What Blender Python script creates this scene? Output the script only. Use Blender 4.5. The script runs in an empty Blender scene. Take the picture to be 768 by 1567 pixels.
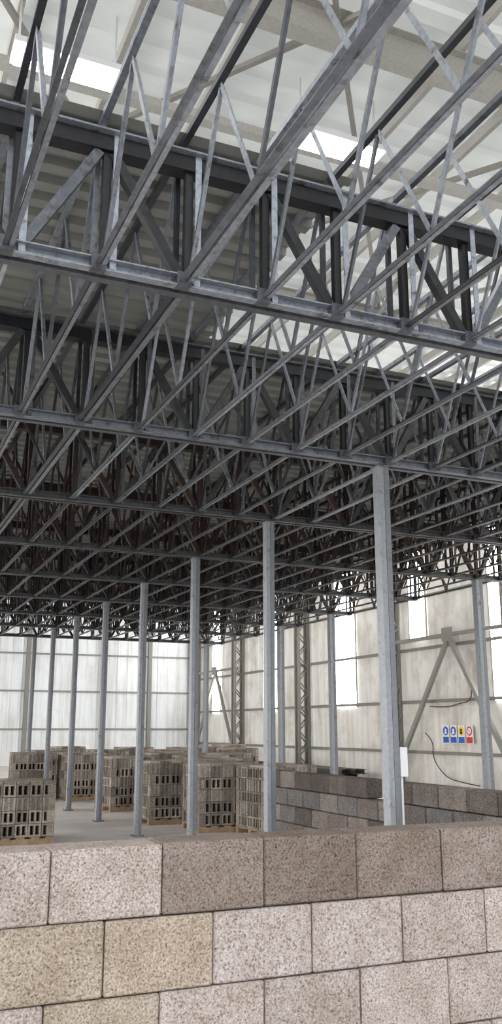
import bpy, math, random
from mathutils import Vector, Matrix
random.seed(7)
D=bpy.data; S=bpy.context.scene
S.view_settings.view_transform='Standard'
S.view_settings.look='None'
S.view_settings.exposure=0.22

# ------------------------------------------------------------ materials
def newmat(name):
    m=D.materials.new(name); m.use_nodes=True
    nt=m.node_tree; b=nt.nodes['Principled BSDF']
    return m,nt,b
def N(nt,t,**kw):
    n=nt.nodes.new(t)
    for k,v in kw.items():
        if k.startswith('i_'): n.inputs[k[2:].replace('_',' ')].default_value=v
        else: setattr(n,k,v)
    return n
def L(nt,a,b): nt.links.new(a,b)
def ramp(nt,stops):
    r=nt.nodes.new('ShaderNodeValToRGB'); e=r.color_ramp.elements
    while len(e)<len(stops): e.new(0.5)
    for i,(p,c) in enumerate(stops):
        e[i].position=p; e[i].color=(*c,1)
    return r
def coords(nt): 
    t=nt.nodes.new('ShaderNodeTexCoord'); return t.outputs['Object']
def mixc(nt,fac,a,b,mode='MIX'):
    m=nt.nodes.new('ShaderNodeMix'); m.data_type='RGBA'; m.blend_type=mode
    if isinstance(fac,(int,float)): m.inputs[0].default_value=fac
    else: L(nt,fac,m.inputs[0])
    for s,x in ((6,a),(7,b)):
        if isinstance(x,tuple): m.inputs[s].default_value=(*x,1)
        else: L(nt,x,m.inputs[s])
    return m.outputs[2]

def steel(name,c_lo,c_hi,rust,rust_amt,metal=0.35,rough=0.42,mott=0.7):
    m,nt,b=newmat(name); co=coords(nt)
    at=N(nt,'ShaderNodeAttribute',attribute_name='tint')
    r=ramp(nt,[(0,c_lo),(1,c_hi)]); L(nt,at.outputs['Fac'],r.inputs[0])
    n=N(nt,'ShaderNodeTexNoise',i_Scale=9.0,i_Detail=6.0,i_Roughness=0.7); L(nt,co,n.inputs[0])
    rr=ramp(nt,[(0.62-rust_amt,(0,0,0)),(min(0.99,0.74-rust_amt*0.6),(1,1,1))]); L(nt,n.outputs[0],rr.inputs[0])
    n2=N(nt,'ShaderNodeTexNoise',i_Scale=28.0,i_Detail=3.0); L(nt,co,n2.inputs[0])
    r2=ramp(nt,[(0.3,(mott,mott,mott)),(0.7,(1.08,1.08,1.08))]); L(nt,n2.outputs[0],r2.inputs[0])
    c=mixc(nt,rr.outputs[0],r.outputs[0],rust)
    c=mixc(nt,1.0,c,r2.outputs[0],'MULTIPLY')
    L(nt,c,b.inputs['Base Color'])
    b.inputs['Metallic'].default_value=metal; b.inputs['Roughness'].default_value=rough
    bp=N(nt,'ShaderNodeBump',i_Strength=0.12,i_Distance=0.008); L(nt,n2.outputs[0],bp.inputs['Height']); L(nt,bp.outputs[0],b.inputs['Normal'])
    return m
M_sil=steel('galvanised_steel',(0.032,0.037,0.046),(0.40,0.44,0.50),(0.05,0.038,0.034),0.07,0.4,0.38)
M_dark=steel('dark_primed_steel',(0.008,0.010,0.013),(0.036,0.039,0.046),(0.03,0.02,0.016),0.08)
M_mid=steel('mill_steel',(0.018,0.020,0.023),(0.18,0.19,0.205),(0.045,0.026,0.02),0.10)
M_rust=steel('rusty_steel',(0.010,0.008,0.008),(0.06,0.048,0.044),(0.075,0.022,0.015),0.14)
M_col=steel('column_steel',(0.085,0.092,0.105),(0.26,0.28,0.305),(0.11,0.09,0.075),0.05,0.15,0.5,0.85)
M_frame=steel('painted_beam',(0.22,0.21,0.19),(0.54,0.53,0.50),(0.25,0.2,0.15),-0.15,0.0,0.55,0.9)

def blockmat(name,dark=False,scale=1.0):
    m,nt,b=newmat(name); co=coords(nt)
    at=N(nt,'ShaderNodeAttribute',attribute_name='bcol')
    n=N(nt,'ShaderNodeTexNoise',i_Scale=120*scale,i_Detail=4.0,i_Roughness=0.8); L(nt,co,n.inputs[0])
    v=N(nt,'ShaderNodeTexVoronoi',i_Scale=120*scale); L(nt,co,v.inputs[0])
    big=N(nt,'ShaderNodeTexNoise',i_Scale=7.0,i_Detail=6.0,i_Roughness=0.65); L(nt,co,big.inputs[0])
    r=ramp(nt,[(0.36,(0.24,0.20,0.18)),(0.455,(0.84,0.81,0.79)),(0.63,(1.2,1.2,1.2))]); L(nt,n.outputs[0],r.inputs[0])
    rb=ramp(nt,[(0.33,(0.80,0.76,0.71)),(0.62,(1.05,1.05,1.06))]); L(nt,big.outputs[0],rb.inputs[0])
    rv=ramp(nt,[(0.0,(1.1,1.1,1.1)),(0.75,(0.72,0.69,0.67))]); L(nt,v.outputs['Distance'],rv.inputs[0])
    c=mixc(nt,1.0,at.outputs['Color'],r.outputs[0],'MULTIPLY')
    c=mixc(nt,1.0,c,rb.outputs[0],'MULTIPLY')
    c=mixc(nt,0.8,c,rv.outputs[0],'MULTIPLY')
    L(nt,c,b.inputs['Base Color']); b.inputs['Roughness'].default_value=0.95
    b.inputs['Specular IOR Level'].default_value=0.1
    bp=N(nt,'ShaderNodeBump',i_Strength=1.0,i_Distance=0.010); L(nt,n.outputs[0],bp.inputs['Height']); L(nt,bp.outputs[0],b.inputs['Normal'])
    return m
M_block=blockmat('pumice_concrete_block')
M_block2=blockmat('stacked_concrete_block',scale=0.6)

def simple(name,col,rough=0.6,metal=0,noise=0.0,nscale=3.0):
    m,nt,b=newmat(name)
    if noise>0:
        co=coords(nt); n=N(nt,'ShaderNodeTexNoise',i_Scale=nscale,i_Detail=6.0,i_Roughness=0.65); L(nt,co,n.inputs[0])
        r=ramp(nt,[(0.3,tuple(x*(1-noise) for x in col)),(0.7,tuple(min(1,x*(1+noise*0.4)) for x in col))]); L(nt,n.outputs[0],r.inputs[0])
        L(nt,r.outputs[0],b.inputs['Base Color'])
    else: b.inputs['Base Color'].default_value=(*col,1)
    b.inputs['Roughness'].default_value=rough; b.inputs['Metallic'].default_value=metal
    return m
M_floor=simple('dusty_concrete_floor',(0.64,0.60,0.575),0.5,0,0.35,0.9)
M_ground=simple('yard_concrete',(0.5,0.48,0.45),0.85,0,0.2,0.5)
M_roof=simple('roof_sheet_added_glow',(0.70,0.73,0.725),0.5,0,0.08,0.8)
_b=M_roof.node_tree.nodes['Principled BSDF']; _b.inputs['Emission Color'].default_value=(0.96,1.0,0.99,1); _b.inputs['Emission Strength'].default_value=0.14  # even glow added to the sheet to whiten the roof and fill the shed
M_deck=simple('galvanised_deck',(0.28,0.29,0.27),0.45,0.1,0.25,1.2)
M_wood=simple('pallet_wood',(0.30,0.21,0.13),0.8,0,0.4,8)
M_rubber=simple('black_rubber',(0.02,0.02,0.02),0.6)
M_mortar=simple('dark_joint_core',(0.05,0.042,0.036),0.95)
M_white=simple('white_paint',(0.62,0.63,0.65),0.5)
M_scrap=simple('dark_scrap_steel',(0.07,0.06,0.055),0.6,0.3,0.5,6)
def emis(name,col,st):
    m,nt,b=newmat(name); b.inputs['Base Color'].default_value=(0.8,0.8,0.8,1)
    b.inputs['Emission Color'].default_value=(*col,1); b.inputs['Emission Strength'].default_value=st; return m
M_lamp=emis('lamp_diffuser',(0.95,0.98,1.0),14)
M_win=emis('translucent_sheet',(1.0,0.985,0.96),11.0)
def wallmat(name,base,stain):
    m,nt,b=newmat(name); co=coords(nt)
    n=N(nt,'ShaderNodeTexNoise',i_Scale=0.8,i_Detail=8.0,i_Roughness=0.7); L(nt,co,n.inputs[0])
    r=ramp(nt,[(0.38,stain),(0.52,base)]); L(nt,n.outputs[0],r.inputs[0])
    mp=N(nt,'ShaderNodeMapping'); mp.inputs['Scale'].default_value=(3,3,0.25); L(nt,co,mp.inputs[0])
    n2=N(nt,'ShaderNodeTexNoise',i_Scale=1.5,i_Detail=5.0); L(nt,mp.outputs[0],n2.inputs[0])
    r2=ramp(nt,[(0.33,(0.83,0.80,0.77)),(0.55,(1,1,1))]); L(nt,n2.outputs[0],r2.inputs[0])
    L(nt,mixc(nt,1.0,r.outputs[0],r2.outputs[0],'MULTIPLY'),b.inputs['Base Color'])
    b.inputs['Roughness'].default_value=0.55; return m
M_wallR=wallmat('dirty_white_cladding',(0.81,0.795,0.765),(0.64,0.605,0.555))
M_wallB=wallmat('white_cladding',(0.79,0.83,0.86),(0.73,0.75,0.77))

# ------------------------------------------------------------ mesh builder
class MB:
    def __init__(s): s.v=[];s.f=[];s.t=[];s.c=[];s.m=[]
    def prism(s,p1,p2,prof,up=(0,0,1),tint=None,mi=0,col=(1,1,1)):
        p1=Vector(p1);p2=Vector(p2); d=(p2-p1)
        if d.length<1e-6:return
        d.normalize(); up=Vector(up)
        if abs(d.dot(up))>0.98: up=Vector((0,1,0)) if abs(d.y)<0.9 else Vector((1,0,0))
        r=d.cross(up).normalized(); u=r.cross(d).normalized()
        n=len(prof); b=len(s.v)
        for p in (p1,p2):
            for (x,y) in prof: s.v.append(tuple(p+r*x+u*y))
        fs=[(b+i,b+(i+1)%n,b+n+(i+1)%n,b+n+i) for i in range(n)]
        fs+= [tuple(b+i for i in reversed(range(n))),tuple(b+n+i for i in range(n))]
        tt=random.random() if tint is None else tint
        s.f+=fs; s.t+=[tt]*len(fs); s.c+=[col]*len(fs); s.m+=[mi]*len(fs)
    def box(s,lo,hi,tint=None,mi=0,col=(1,1,1),bev=0.0):
        x0,y0,z0=lo;x1,y1,z1=hi
        if bev<=0:
            s.prism(((x0+x1)/2,(y0+y1)/2,z0),((x0+x1)/2,(y0+y1)/2,z1),rect(x1-x0,y1-y0),(0,1,0),tint,mi,col)
            return
        e=bev;b=len(s.v)
        idx={}
        for i,x in enumerate((x0,x1)):
            for j,y in enumerate((y0,y1)):
                for k,z in enumerate((z0,z1)):
                    sx=1-2*i;sy=1-2*j;sz=1-2*k
                    idx[i,j,k,0]=len(s.v); s.v.append((x,y+sy*e,z+sz*e))
                    idx[i,j,k,1]=len(s.v); s.v.append((x+sx*e,y,z+sz*e))
                    idx[i,j,k,2]=len(s.v); s.v.append((x+sx*e,y+sy*e,z))
        I=idx; fs=[]
        for i in (0,1):
            fs.append((I[i,0,0,0],I[i,1,0,0],I[i,1,1,0],I[i,0,1,0]))
            fs.append((I[0,i,0,1],I[1,i,0,1],I[1,i,1,1],I[0,i,1,1]))
            fs.append((I[0,0,i,2],I[1,0,i,2],I[1,1,i,2],I[0,1,i,2]))
        for i in (0,1):
            for j in (0,1):
                fs.append((I[i,j,0,0],I[i,j,1,0],I[i,j,1,1],I[i,j,0,1]))
                fs.append((I[i,0,j,0],I[i,1,j,0],I[i,1,j,2],I[i,0,j,2]))
                fs.append((I[0,i,j,1],I[1,i,j,1],I[1,i,j,2],I[0,i,j,2]))
                for k in (0,1): fs.append((I[i,j,k,0],I[i,j,k,1],I[i,j,k,2]))
        tt=random.random() if tint is None else tint
        s.f+=fs; s.t+=[tt]*len(fs); s.c+=[col]*len(fs); s.m+=[mi]*len(fs)
    def obj(s,name,mats,recalc=True):
        me=D.meshes.new(name); me.from_pydata(s.v,[],s.f)
        a=me.attributes.new('tint','FLOAT','FACE'); a.data.foreach_set('value',s.t)
        a=me.attributes.new('bcol','FLOAT_COLOR','FACE'); a.data.foreach_set('color',[q for c in s.c for q in (*c,1)])
        if not isinstance(mats,(list,tuple)): mats=[mats]
        for m in mats: me.materials.append(m)
        me.polygons.foreach_set('material_index',s.m)
        if recalc:
            import bmesh
            bm=bmesh.new(); bm.from_mesh(me); bmesh.ops.recalc_face_normals(bm,faces=bm.faces); bm.to_mesh(me); bm.free()
        o=D.objects.new(name,me); S.collection.objects.link(o); return o
def rect(w,h): return [(-w/2,-h/2),(w/2,-h/2),(w/2,h/2),(-w/2,h/2)]
def angle(a,t=0.006,fx=1,fy=1):
    p=[(0,0),(a,0),(a,t),(t,t),(t,a),(0,a)]
    return [(x*fx,y*fy) for x,y in p]
def channel(w,h,t=0.008): # C profile opening +x
    return [(0,-h/2),(w,-h/2),(w,-h/2+t),(t,-h/2+t),(t,h/2-t),(w,h/2-t),(w,h/2),(0,h/2)]
def ibeam(w,h,t=0.015):
    return [(-w/2,-h/2),(w/2,-h/2),(w/2,-h/2+t),(t/2,-h/2+t),(t/2,h/2-t),(w/2,h/2-t),(w/2,h/2),(-w/2,h/2),(-w/2,h/2-t),(-t/2,h/2-t),(-t/2,-h/2+t),(-w/2,-h/2+t)]

ZB=3.97; ZT=4.80; ZJ=4.93
YK=[1.83+2.47*i for i in range(10)]   # 1.83 .. 24.06
XJ=[0.5+0.475*i for i in range(-4,20)]  # joist lines
XL,XR=XJ[0]-0.05,XJ[-1]+0.06
COLROWS=[XJ[0]+0.95, 4.24, 9.08]

# ------------------------------------------------------------ main trusses
for k,y in enumerate(YK):
    mb=MB()
    # materials: 0 chord, 1 web light, 2 web dark
    mb.prism((XL,y-0.02,ZB+0.035),(XR,y-0.02,ZB+0.035),channel(0.055,0.072),tint=0.7 if k<2 else 0.45)
    mb.prism((XL,y+0.02,ZB+0.035),(XR,y+0.02,ZB+0.035),[(-a,b) for a,b in channel(0.055,0.072)],tint=0.2)
    mb.prism((XL,y,ZT-0.05),(XR,y,ZT-0.05),rect(0.10,0.09),mi=2,tint=0.35)
    mb.prism((XL,y-0.03,ZT+0.006),(XR,y-0.03,ZT+0.006),rect(0.12,0.012),mi=1,tint=0.6)
    for i,x in enumerate(XJ):
        mb.prism((x+0.03,y,ZB+0.07),(x+0.03,y,ZT-0.09),rect(0.045,0.045),mi=2)
        mb.prism((x+0.09,y-0.055,ZB+0.02),(x+0.09,y-0.055,ZT+0.01),angle(0.036),mi=1,tint=0.95 if k<2 else None)
        # splice cleat at node
        mb.box((x-0.05,y-0.082,ZB-0.004),(x+0.03,y-0.02,ZB+0.08),mi=0,tint=0.2)
    for i in range(len(XJ)-1):
        a,b=XJ[i],XJ[i+1]
        if i%2==0: p=((a+0.07,y-0.01,ZB+0.07),(b-0.02,y-0.01,ZT-0.1))
        else: p=((a+0.06,y-0.01,ZT-0.1),(b-0.02,y-0.01,ZB+0.07))
        mb.prism(*p,rect(0.055,0.055),up=(0,1,0),mi=1 if i%2==0 else 2,tint=0.3 if i%2==0 else 0.9)
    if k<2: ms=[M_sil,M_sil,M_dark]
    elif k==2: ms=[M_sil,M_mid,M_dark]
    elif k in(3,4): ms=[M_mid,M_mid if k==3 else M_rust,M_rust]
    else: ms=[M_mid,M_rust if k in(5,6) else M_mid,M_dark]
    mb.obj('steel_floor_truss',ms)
# ------------------------------------------------------------ joists
for k in range(len(YK)-1):
    y0,y1=YK[k]+0.07,YK[k+1]-0.07
    mb=MB()
    for i,x in enumerate(XJ):
        zb=ZB+0.02; zt=ZJ-0.022
        # bottom chord double angle
        t=random.uniform(0.0,0.55); sz=0.036 if (i==6) else 0.025
        g=0.008 if i==6 else 0.004
        mb.prism((x-g,y0-0.04,zb),(x-g,y1+0.04,zb),angle(sz,0.005,-1,1),tint=t)
        mb.prism((x+g,y0-0.04,zb),(x+g,y1+0.04,zb),angle(sz,0.005,1,1),tint=min(1,t+0.4))
        mb.prism((x,YK[k],zt),(x,YK[k+1],zt),rect(0.038,0.036),mi=1,tint=random.random()*0.8)
        n=5; h=(y1-y0-0.1)/n
        # web zigzag
        for j in range(n):
            ya=y1-0.03-j*h; yb=ya-h
            if j%2==0: p=((x,ya,zb+0.02),(x,yb,zt-0.015))
            else: p=((x,ya,zt-0.015),(x,yb,zb+0.02))
            mb.prism(*p,angle(0.028,0.005,1 if j%2 else -1,1),up=(1,0,0),mi=0 if j%2 else 1,tint=random.uniform(0.8,1) if j%2 else random.uniform(0.1,0.8))
        mb.prism((x,y0+0.04,zb),(x,y0+0.04,zt),rect(0.028,0.028),mi=1)
        if k>=2 and i<len(XJ)-1:
            ym=(y0+y1)/2+0.12; x2=XJ[i+1]
            mb.prism((x+0.02,ym,zb+0.03),(x2-0.02,ym,zt-0.03),angle(0.024,0.004),up=(0,1,0),mi=1)
            mb.prism((x+0.02,ym+0.03,zt-0.03),(x2-0.02,ym+0.03,zb+0.03),angle(0.024,0.004),up=(0,1,0),mi=1)
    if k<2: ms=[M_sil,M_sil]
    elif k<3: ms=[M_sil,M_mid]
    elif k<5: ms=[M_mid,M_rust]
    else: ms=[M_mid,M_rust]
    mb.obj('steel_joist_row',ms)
# ------------------------------------------------------------ deck
def corr(mb,x0,x1,y0,y1,z,pitch=0.2,dep=0.05):
    pts=[];y=y0
    while y<y1:
        for dy,dz in ((0,0),(0.09,0),(0.11,dep),(0.18,dep)):
            if y+dy*pitch/0.2<y1: pts.append((y+dy*pitch/0.2,z+dz))
        y+=pitch
    pts.append((y1,z))
    b=len(mb.v)
    for (yy,zz) in pts: mb.v+= [(x0,yy,zz),(x1,yy,zz)]
    for i in range(len(pts)-1):
        mb.f.append((b+2*i,b+2*i+1,b+2*i+3,b+2*i+2)); mb.t.append(.5);mb.c.append((1,1,1));mb.m.append(0)
mb=MB(); corr(mb,XL,2.55,YK[1]-0.06,YK[2],ZJ+0.002); corr(mb,XL,XR,YK[2],YK[-1]+0.1,ZJ+0.002)
o=mb.obj('metal_floor_deck',M_deck,False)
# ------------------------------------------------------------ columns
def column(x,y,h,w=0.14):
    mb=MB()
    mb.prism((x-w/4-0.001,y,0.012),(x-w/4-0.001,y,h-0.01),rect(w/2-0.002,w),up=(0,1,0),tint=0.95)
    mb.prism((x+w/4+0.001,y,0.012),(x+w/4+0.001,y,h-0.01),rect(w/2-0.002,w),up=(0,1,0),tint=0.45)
    mb.box((x-0.09,y-0.09,0),(x+0.09,y+0.09,0.012),tint=0.3)
    mb.box((x-w/2-.01,y-w/2-.01,h-0.012),(x+w/2+.01,y+w/2+.01,h),tint=0.5)
    for sx in(-1,1):
        for sy in (-1,1): mb.prism((x+sx*0.075,y+sy*0.075,0.012),(x+sx*0.075,y+sy*0.075,0.03),rect(0.015,0.015),tint=0.2)
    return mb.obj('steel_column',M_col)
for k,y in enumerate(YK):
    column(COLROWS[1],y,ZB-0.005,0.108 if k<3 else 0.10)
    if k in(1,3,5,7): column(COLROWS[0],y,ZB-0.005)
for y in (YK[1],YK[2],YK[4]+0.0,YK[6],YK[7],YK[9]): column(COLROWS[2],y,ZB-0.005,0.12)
mb=MB(); mb.box((4.30,6.71,1.23),(4.37,6.80,1.47)); mb.prism((4.33,6.755,0.6),(4.33,6.755,1.23),rect(0.02,0.02)); mb.obj('white_column_bracket',M_white)  # small white bracket beside the column, thin rod below

# ------------------------------------------------------------ front block wall
BW,BH,BT=0.40,0.245,0.20
def sc(c,f=0.93): return tuple(v*f for v in c)
pink=sc((0.52,0.475,0.455)); gold=sc((0.47,0.415,0.35)); brown=sc((0.30,0.26,0.235)); grey=sc((0.46,0.425,0.405)); lightp=sc((0.56,0.52,0.505))
spec={0:{0:pink,-1:pink,-2:pink,1:brown,2:sc((0.245,0.208,0.185)),3:sc((0.27,0.232,0.21)),4:sc((0.32,0.278,0.255))},
      1:{0:gold,-1:gold,1:sc((0.48,0.42,0.355)),2:lightp,3:lightp,4:pink,5:lightp,-2:pink},
      2:{-1:pink,0:sc((0.48,0.425,0.36)),1:pink,2:grey,3:pink,4:pink},3:{0:gold,1:grey,2:pink}}
mb=MB()
for c in range(5):
    zt=1.225-c*BH
    off=1.07 if c%2==0 else 0.867
    for i in range(-9,11):
        x0=off+BW*(i-1); 
        key=i
        cl=spec.get(c,{}).get(key,random.choice([pink,lightp,grey,brown]))
        ff=random.uniform(0.94,1.06); cl=tuple(v*ff for v in cl)
        dy=random.uniform(-0.004,0.004)+(0.006 if (c==0 and i>=1) else 0)
        dz=random.uniform(-0.003,0.0)-(0.0 if c or i>=1 else 0.005)
        mb.box((x0+0.0025,3.25+dy,zt-BH+0.004),(x0+BW-0.0025,3.25+BT+dy,zt+dz),col=cl,bev=0.006)
# dark bedding core behind the open joints
mb.box((1.07-4.0+0.25,3.28,0.0),(1.07+3.6-0.05,3.42,1.20),mi=1)
mb.obj('concrete_block_wall_foreground',[M_block,M_mortar])
# mid wall
mb=MB(); bh=0.19
for c in range(6):
    z0=c*bh; y=5.0+(0.2 if c%2 else 0); 
    while y<10.4:
        y2=min(y+0.4,10.45)
        if not (c==5 and (7.55<y<7.95)) :
            g=random.choice([(0.15,0.14,0.135),(0.19,0.176,0.17),(0.13,0.12,0.117),(0.25,0.23,0.22),(0.18,0.18,0.187),(0.16,0.148,0.144)])
            mb.box((4.72,y+0.006,z0+0.006),(4.91,y2-0.006,z0+bh-0.003),col=g,bev=0.008)
        y+=0.4
mb.box((4.76,5.25,0.0),(4.87,10.35,0.92),mi=1)
mb.obj('concrete_block_wall_partition',[M_block2,M_mortar])

# ------------------------------------------------------------ block stacks
def stack(x,y,rot,layers=5,seed=0):
    rnd=random.Random(seed); mb=MB(); W=0.96; H=0.185; z0=0.11
    # pallet
    for j in range(5): mb.box((-0.48+j*0.21,-0.48,0.085),(-0.36+j*0.21,0.48,0.105),mi=1)
    for j in (-0.43,0,0.43): mb.box((-0.48,j-0.045,0.0),(0.48,j+0.045,0.084),mi=1)
    cb=[(0.37,0.345,0.31),(0.31,0.29,0.26),(0.46,0.43,0.385),(0.25,0.235,0.21)]
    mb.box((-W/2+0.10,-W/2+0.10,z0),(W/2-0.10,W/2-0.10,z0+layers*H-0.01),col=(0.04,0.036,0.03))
    nb=5; bw=W/nb
    for l in range(layers):
        za=z0+l*H; zb=za+H-0.006
        for side in range(4):
            R=Matrix.Rotation(side*math.pi/2,3,'Z')
            j=rnd.uniform(-0.008,0.008)
            for n in range(nb):
                c=rnd.choice(cb); xa=-W/2+n*bw+0.004+j; xb=xa+bw-0.008
                t=0.026; d0,d1=-W/2+rnd.uniform(0,0.012),-W/2+0.11
                st=len(mb.v)
                if (l+side)%2==0 and l>0:
                    mb.box((xa,d0+0.02,za),(xb,d1,zb),col=c)  # solid faces with ribs
                    for q in (xa,(xa+xb)/2-0.015,xb-0.03): mb.box((q,d0,za),(q+0.03,d0+0.02,zb),col=c)
                else:
                    for lo,hi in (((xa,za),(xb,za+t)),((xa,zb-t),(xb,zb)),((xa,za+t),(xa+t,zb-t)),((xb-t,za+t),(xb,zb-t)),(((xa+xb)/2-t/2,za+t),((xa+xb)/2+t/2,zb-t))):
                        mb.box((lo[0],d0,lo[1]),(hi[0],d1,hi[1]),col=c)
                for vi in range(st,len(mb.v)):
                    v=R@Vector(mb.v[vi]); mb.v[vi]=tuple(v)
    # top cap slab course
    for n in range(nb):
        for m in range(2):
            mb.box((-W/2+n*bw+0.005,-W/2+m*W/2+0.004,z0+layers*H-0.004),(-W/2+(n+1)*bw-0.005,-W/2+(m+1)*W/2-0.004,z0+layers*H+0.03),col=rnd.choice(cb))
    o=mb.obj('concrete_block_pallet_stack',[M_block2,M_wood])
    o.location=(x,y,0); o.rotation_euler=(0,0,rot); return o
pos=[(2.35,14.2,.05,4),(5.35,18.9,.1,5),(5.35,16.1,0,5),(5.75,14.6,-.05,5),(6.35,13.6,.08,5),(5.15,22.0,0,5),(4.9,24.9,.1,5),(4.05,22.6,-.1,5),
(6.9,18.6,0,5),(6.95,21.4,.1,5),(8.1,24.6,0,5),(6.6,25.2,.05,5),(9.7,27.5,0,5),(8.2,28.1,.1,5),(11.2,28.6,0,5),(6.6,16.7,.04,5),(10.6,25.4,0,5),(8.2,20.4,0,5),(6.5,29.8,0,5),(12.6,31,0,5)]
for i,p in enumerate(pos): stack(p[0],p[1],p[2],p[3],i)

# ------------------------------------------------------------ shell
XW0,XW1,YF,YBK,ZR=-9.0,15.5,-6.0,42.3,9.1
mb=MB(); mb.box((XW0,YF,-0.1),(XW1+0.15,YBK+0.15,0)); mb.obj('floor',M_floor)
mb=MB(); mb.box((-60,-60,-0.25),(60,60,-0.11)); mb.obj('ground',M_ground)
def ribwall(name,a,b,z0,z1,nrm,mat,pitch=0.33):
    # vertical ribs cladding between points a,b ; nrm interior direction
    mb=MB(); a=Vector(a);b=Vector(b); Lg=(b-a).length; d=(b-a).normalized(); nrm=Vector(nrm)
    pts=[];s=0
    while s<Lg:
        for ds,dn in ((0,0),(pitch*.82,0),(pitch*.87,0.03),(pitch*.95,0.03)):
            if s+ds<Lg: pts.append(a+d*(s+ds)+nrm*dn)
        s+=pitch
    pts.append(b)
    for p in pts: mb.v+=[(p.x,p.y,z0),(p.x,p.y,z1)]
    for i in range(len(pts)-1):
        mb.f.append((2*i,2*i+2,2*i+3,2*i+1)); mb.t.append(.5);mb.c.append((1,1,1));mb.m.append(0)
    # outer sheet
    n=len(mb.v); o=[a-nrm*0.1,b-nrm*0.1]
    for p in o: mb.v+=[(p.x,p.y,z0),(p.x,p.y,z1)]
    mb.f.append((n,n+2,n+3,n+1)); mb.t.append(.5);mb.c.append((1,1,1));mb.m.append(0)
    return mb.obj(name,mat,False)
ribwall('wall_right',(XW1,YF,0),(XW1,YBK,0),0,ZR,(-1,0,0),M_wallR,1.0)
ribwall('wall_back',(XW0,YBK,0),(XW1,YBK,0),0,ZR,(0,-1,0),M_wallB,0.5)
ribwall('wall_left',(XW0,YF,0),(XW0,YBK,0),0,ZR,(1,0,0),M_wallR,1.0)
# roof with ribs along X
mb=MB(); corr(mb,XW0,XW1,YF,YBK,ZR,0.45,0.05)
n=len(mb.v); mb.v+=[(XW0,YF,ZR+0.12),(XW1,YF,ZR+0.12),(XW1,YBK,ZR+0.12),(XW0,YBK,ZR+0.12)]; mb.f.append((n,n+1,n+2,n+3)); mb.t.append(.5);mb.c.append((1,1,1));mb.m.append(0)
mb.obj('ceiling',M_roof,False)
frames=[1.0,6.9,12.6,18.3,24.1,30.3,36.5,42.0]
mb=MB()
for y in frames[:-1]:
    mb.prism((XW0,y,ZR-0.38),(XW1,y,ZR-0.38),ibeam(0.2,0.4),tint=0.35)
x=XW0+0.7
while x<XW1:
    mb.prism((x,YF,ZR-0.09),(x,YBK,ZR-0.09),channel(0.06,0.15),tint=0.5); x+=1.15
# flange braces + roof rods
for y in frames[:-1]:
    for x in [XW0+3+3.45*i for i in range(7)]:
        mb.prism((x,y,ZR-0.55),(x,y+0.9,ZR-0.12),rect(0.05,0.05),tint=0.2)
        mb.prism((x,y,ZR-0.55),(x,y-0.9,ZR-0.12),rect(0.05,0.05),tint=0.2)
for i in range(6):
    x0=XW0+1+4*i
    for j in (0,1,3):
        mb.prism((x0,frames[j],ZR-0.3),(x0+4,frames[j+1],ZR-0.3),rect(0.06,0.06),tint=0.1)
        mb.prism((x0+4,frames[j],ZR-0.3),(x0,frames[j+1],ZR-0.3),rect(0.06,0.06),tint=0.1)
mb.obj('roof_frame',M_frame)
# right wall frame: lattice columns, girts, braces
mb=MB(); xw=XW1-0.03
for y in frames:
    yy=min(y,YBK-0.25)
    for dx in (0.05,0.45):
        for dy in (-0.13,0.13):
            mb.prism((XW1-dx,yy+dy,0),(XW1-dx,yy+dy,ZR-0.18),rect(0.09,0.09),tint=0.0)
    z=0.2;s=1
    while z<ZR-0.8:
        for dy in (-0.13,0.13):
            a,b=(0.05,0.45) if s>0 else (0.45,0.05)
            mb.prism((XW1-a,yy+dy,z),(XW1-b,yy+dy,z+0.45),rect(0.04,0.04),tint=0.0)
        mb.prism((XW1-0.45,yy-0.13*s,z),(XW1-0.45,yy+0.13*s,z+0.45),rect(0.04,0.04),tint=0.0)
        z+=0.45;s=-s
for z in (0.95,2.4,3.95,5.5,7.1):
    mb.prism((XW1-0.06,YF,z),(XW1-0.06,YBK,z),channel(0.06,0.09),tint=0.0)
for (ya,yb) in ((18.3,24.1),(36.5,42.0),(6.9,12.6)):
    ym=(ya+yb)/2-0.2
    for q in (ya+0.15,yb-0.15):
        mb.prism((XW1-0.3,q,0.35),(XW1-0.3,ym,4.15),rect(0.13,0.10),up=(1,0,0),tint=0.1)
    mb.box((XW1-0.37,ym-0.25,4.02),(XW1-0.35,ym+0.25,4.4),tint=0.1)
    mb.prism((XW1-0.3,ya,4.2),(XW1-0.3,yb,4.2),rect(0.1,0.1),tint=0.1)
mb.obj('wall_bracing_frame',M_frame)
# back wall posts / girts
mb=MB()
for x in (-6,-3,0,3.0,4.9,5.6,7.2,10.8,13.0):
    mb.prism((x,YBK-0.12,0),(x,YBK-0.12,ZR-0.2),ibeam(0.18,0.18),tint=0.0)
for z in (1.6,3.3,5,6.8):
    mb.prism((XW0,YBK-0.04,z),(XW1,YBK-0.04,z),rect(0.04,0.08),tint=0.1)
mb.obj('back_wall_posts',M_frame)
# windows on right wall
wi=0
for (yc,w,z0,z1) in ((2.8,1.6,2.4,7.8),(9.6,1.6,2.4,7.8),(15.6,1.4,2.6,7.8),(18.75,1.5,2.35,7.8),(22.9,0.9,4.3,7.8),(27.4,1.5,2.35,7.8),(33.6,1.4,2.35,7.8),(39.6,1.1,2.35,7.8)):
    mb=MB(); mb.box((XW1-0.045,yc-w/2,z0),(XW1-0.025,yc+w/2,z1),mi=0)
    for q in (yc-w/2,yc+w/2): mb.box((XW1-0.055,q-0.03,z0-0.03),(XW1-0.022,q+0.03,z1+0.03),mi=1)
    wi+=1; mb.obj('left_fill_panel_%d'%wi,[M_win,M_frame])
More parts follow.
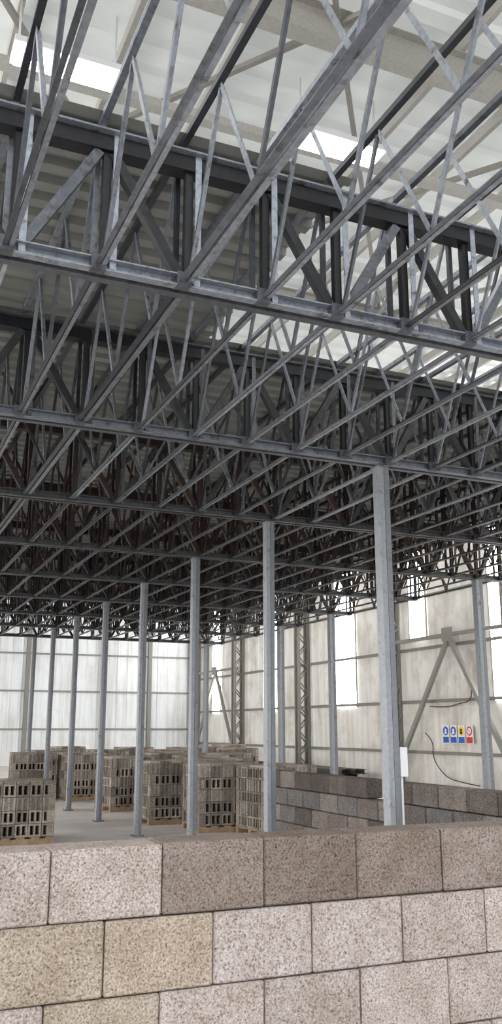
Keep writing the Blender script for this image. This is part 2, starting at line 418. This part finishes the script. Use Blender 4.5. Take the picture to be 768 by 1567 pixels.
# unseen glowing panels added on left wall to brighten the interior
for yc in (0,6,12,18,24,30,36):
    wi+=1; mb=MB(); mb.box((XW0+0.035,yc-1.2,2.0),(XW0+0.055,yc+1.2,7.8)); mb.obj('left_fill_panel_%d'%wi,[M_win])
# lamps
for (x,y) in ((1.42,8.05),(4.65,8.1),(7.88,8.1),(-1.8,8.1),(1.3,16.0),(4.65,16.0),(8.0,16),(11.1,8.1),(11.3,16)):
    mb=MB(); z=8.28
    mb.box((x-0.56,y-0.18,z+0.02),(x+0.56,y+0.18,z+0.09),mi=1)
    mb.box((x-0.53,y-0.16,z-0.005),(x+0.53,y+0.16,z+0.018),mi=0)
    for q in (-0.5,0.5): mb.prism((x+q,y,z+0.09),(x+q,y,ZR),rect(0.02,0.02),mi=1)
    mb.obj('ceiling_lamp',[M_lamp,M_white])
mb=MB()
for y in (8.5,16.4): mb.prism((XW0,y,8.5),(XW1,y,8.5),rect(0.14,0.10),tint=0.5)
mb.obj('lamp_support_rail',M_frame)

# ------------------------------------------------------------ signs on right wall
cols={'blue':simple('sign_blue',(0.02,0.10,0.45)),'yel':simple('sign_yellow',(0.85,0.55,0.02)),'red':simple('sign_red',(0.6,0.03,0.03)),'wh':simple('sign_white',(0.8,0.8,0.8)),'bk':simple('sign_black',(0.02,0.02,0.02))}
names=['blue','yel','red','wh','bk']; ml=[cols[n] for n in names]
def disc(mb,x,yc,zc,r,mi,th=0.004,n=20,r0=0):
    mb.prism((x,yc,zc),(x-th,yc,zc),[(math.cos(2*math.pi*i/n)*r,math.sin(2*math.pi*i/n)*r) for i in range(n)],mi=mi)
for i,(top) in enumerate(('blue','blue','yel','red')):
    mb=MB(); y=21.65-i*0.36; z=1.22; x=XW1-0.10
    mb.box((x,y-0.15,z),(x+0.02,y+0.15,z+0.50),mi=3)
    mb.box((x-0.004,y-0.13,z+0.02),(x,y+0.13,z+0.18),mi=0 if i<3 else 2)
    disc(mb,x,y,z+0.34,0.125,names.index(top))
    if top=='red':
        disc(mb,x-0.004,y,z+0.34,0.085,3); mb.prism((x-0.009,y-0.07,z+0.27),(x-0.009,y+0.07,z+0.41),rect(0.02,0.004),mi=2)
    else:
        disc(mb,x-0.004,y,z+0.36,0.045,3 if top=='blue' else 4); mb.box((x-0.009,y-0.05,z+0.26),(x-0.004,y+0.05,z+0.32),mi=3 if top=='blue' else 4)
    mb.obj('safety_sign',ml)
# hoses
def hose(pts,r=0.014):
    c=D.curves.new('hanging_hose','CURVE'); c.dimensions='3D'; c.bevel_depth=r; c.bevel_resolution=2
    s=c.splines.new('NURBS'); s.points.add(len(pts)-1); s.order_u=3; s.use_endpoint_u=True
    for p,q in zip(s.points,pts): p.co=(*q,1)
    c.materials.append(M_rubber); o=D.objects.new('hanging_hose',c); S.collection.objects.link(o)
X=XW1-0.14
hose([(X,20.35,2.9),(X,20.3,2.6),(X,20.4,2.35),(X,20.9,2.3),(X,21.5,2.2),(X,22.3,2.25)])
hose([(X,22.6,1.5),(X,22.2,1.3),(X,22.3,0.8),(X,21.7,0.3),(X,21.0,0.2),(X,20.2,0.15)])
# piles of steel sections along right wall
for (ya,yb,n) in ((25.0,31.5,12),(31.8,36.0,12)):
    mb=MB(); per=6
    for i in range(n):
        xx=XW1-1.6+ (i%per)*0.16+random.uniform(-.02,.02); z=0.10+(i//per)*0.15+0.08
        mb.prism((xx,ya+random.uniform(0,.5),z),(xx+random.uniform(-.04,.04),yb-random.uniform(0,.6),z),channel(0.1,0.14,0.012))
    for q in (ya+0.8,(ya+yb)/2,yb-0.9): mb.box((XW1-1.75,q-0.06,0),(XW1-0.6,q+0.06,0.105))
    mb.obj('steel_section_pile',M_scrap)

# ------------------------------------------------------------ light / world
w=D.worlds.new('World'); S.world=w; w.use_nodes=True
bg=w.node_tree.nodes['Background']; bg.inputs[0].default_value=(0.95,0.975,1.0,1); bg.inputs[1].default_value=2.7
sun=D.lights.new('sun','SUN'); sun.energy=1.5; sun.angle=0.3
so=D.objects.new('sun',sun); S.collection.objects.link(so); so.rotation_euler=(math.radians(62),0,math.radians(-20))

# ------------------------------------------------------------ camera
cam=D.cameras.new('camera'); co=D.objects.new('camera',cam); S.collection.objects.link(co)
cam.sensor_fit='VERTICAL'; cam.sensor_height=36; cam.lens=1370/1567*36
co.location=(0,0,1.625); co.rotation_euler=(math.radians(90+13.6),0,math.radians(-23.5))
cam.clip_end=300; S.camera=co
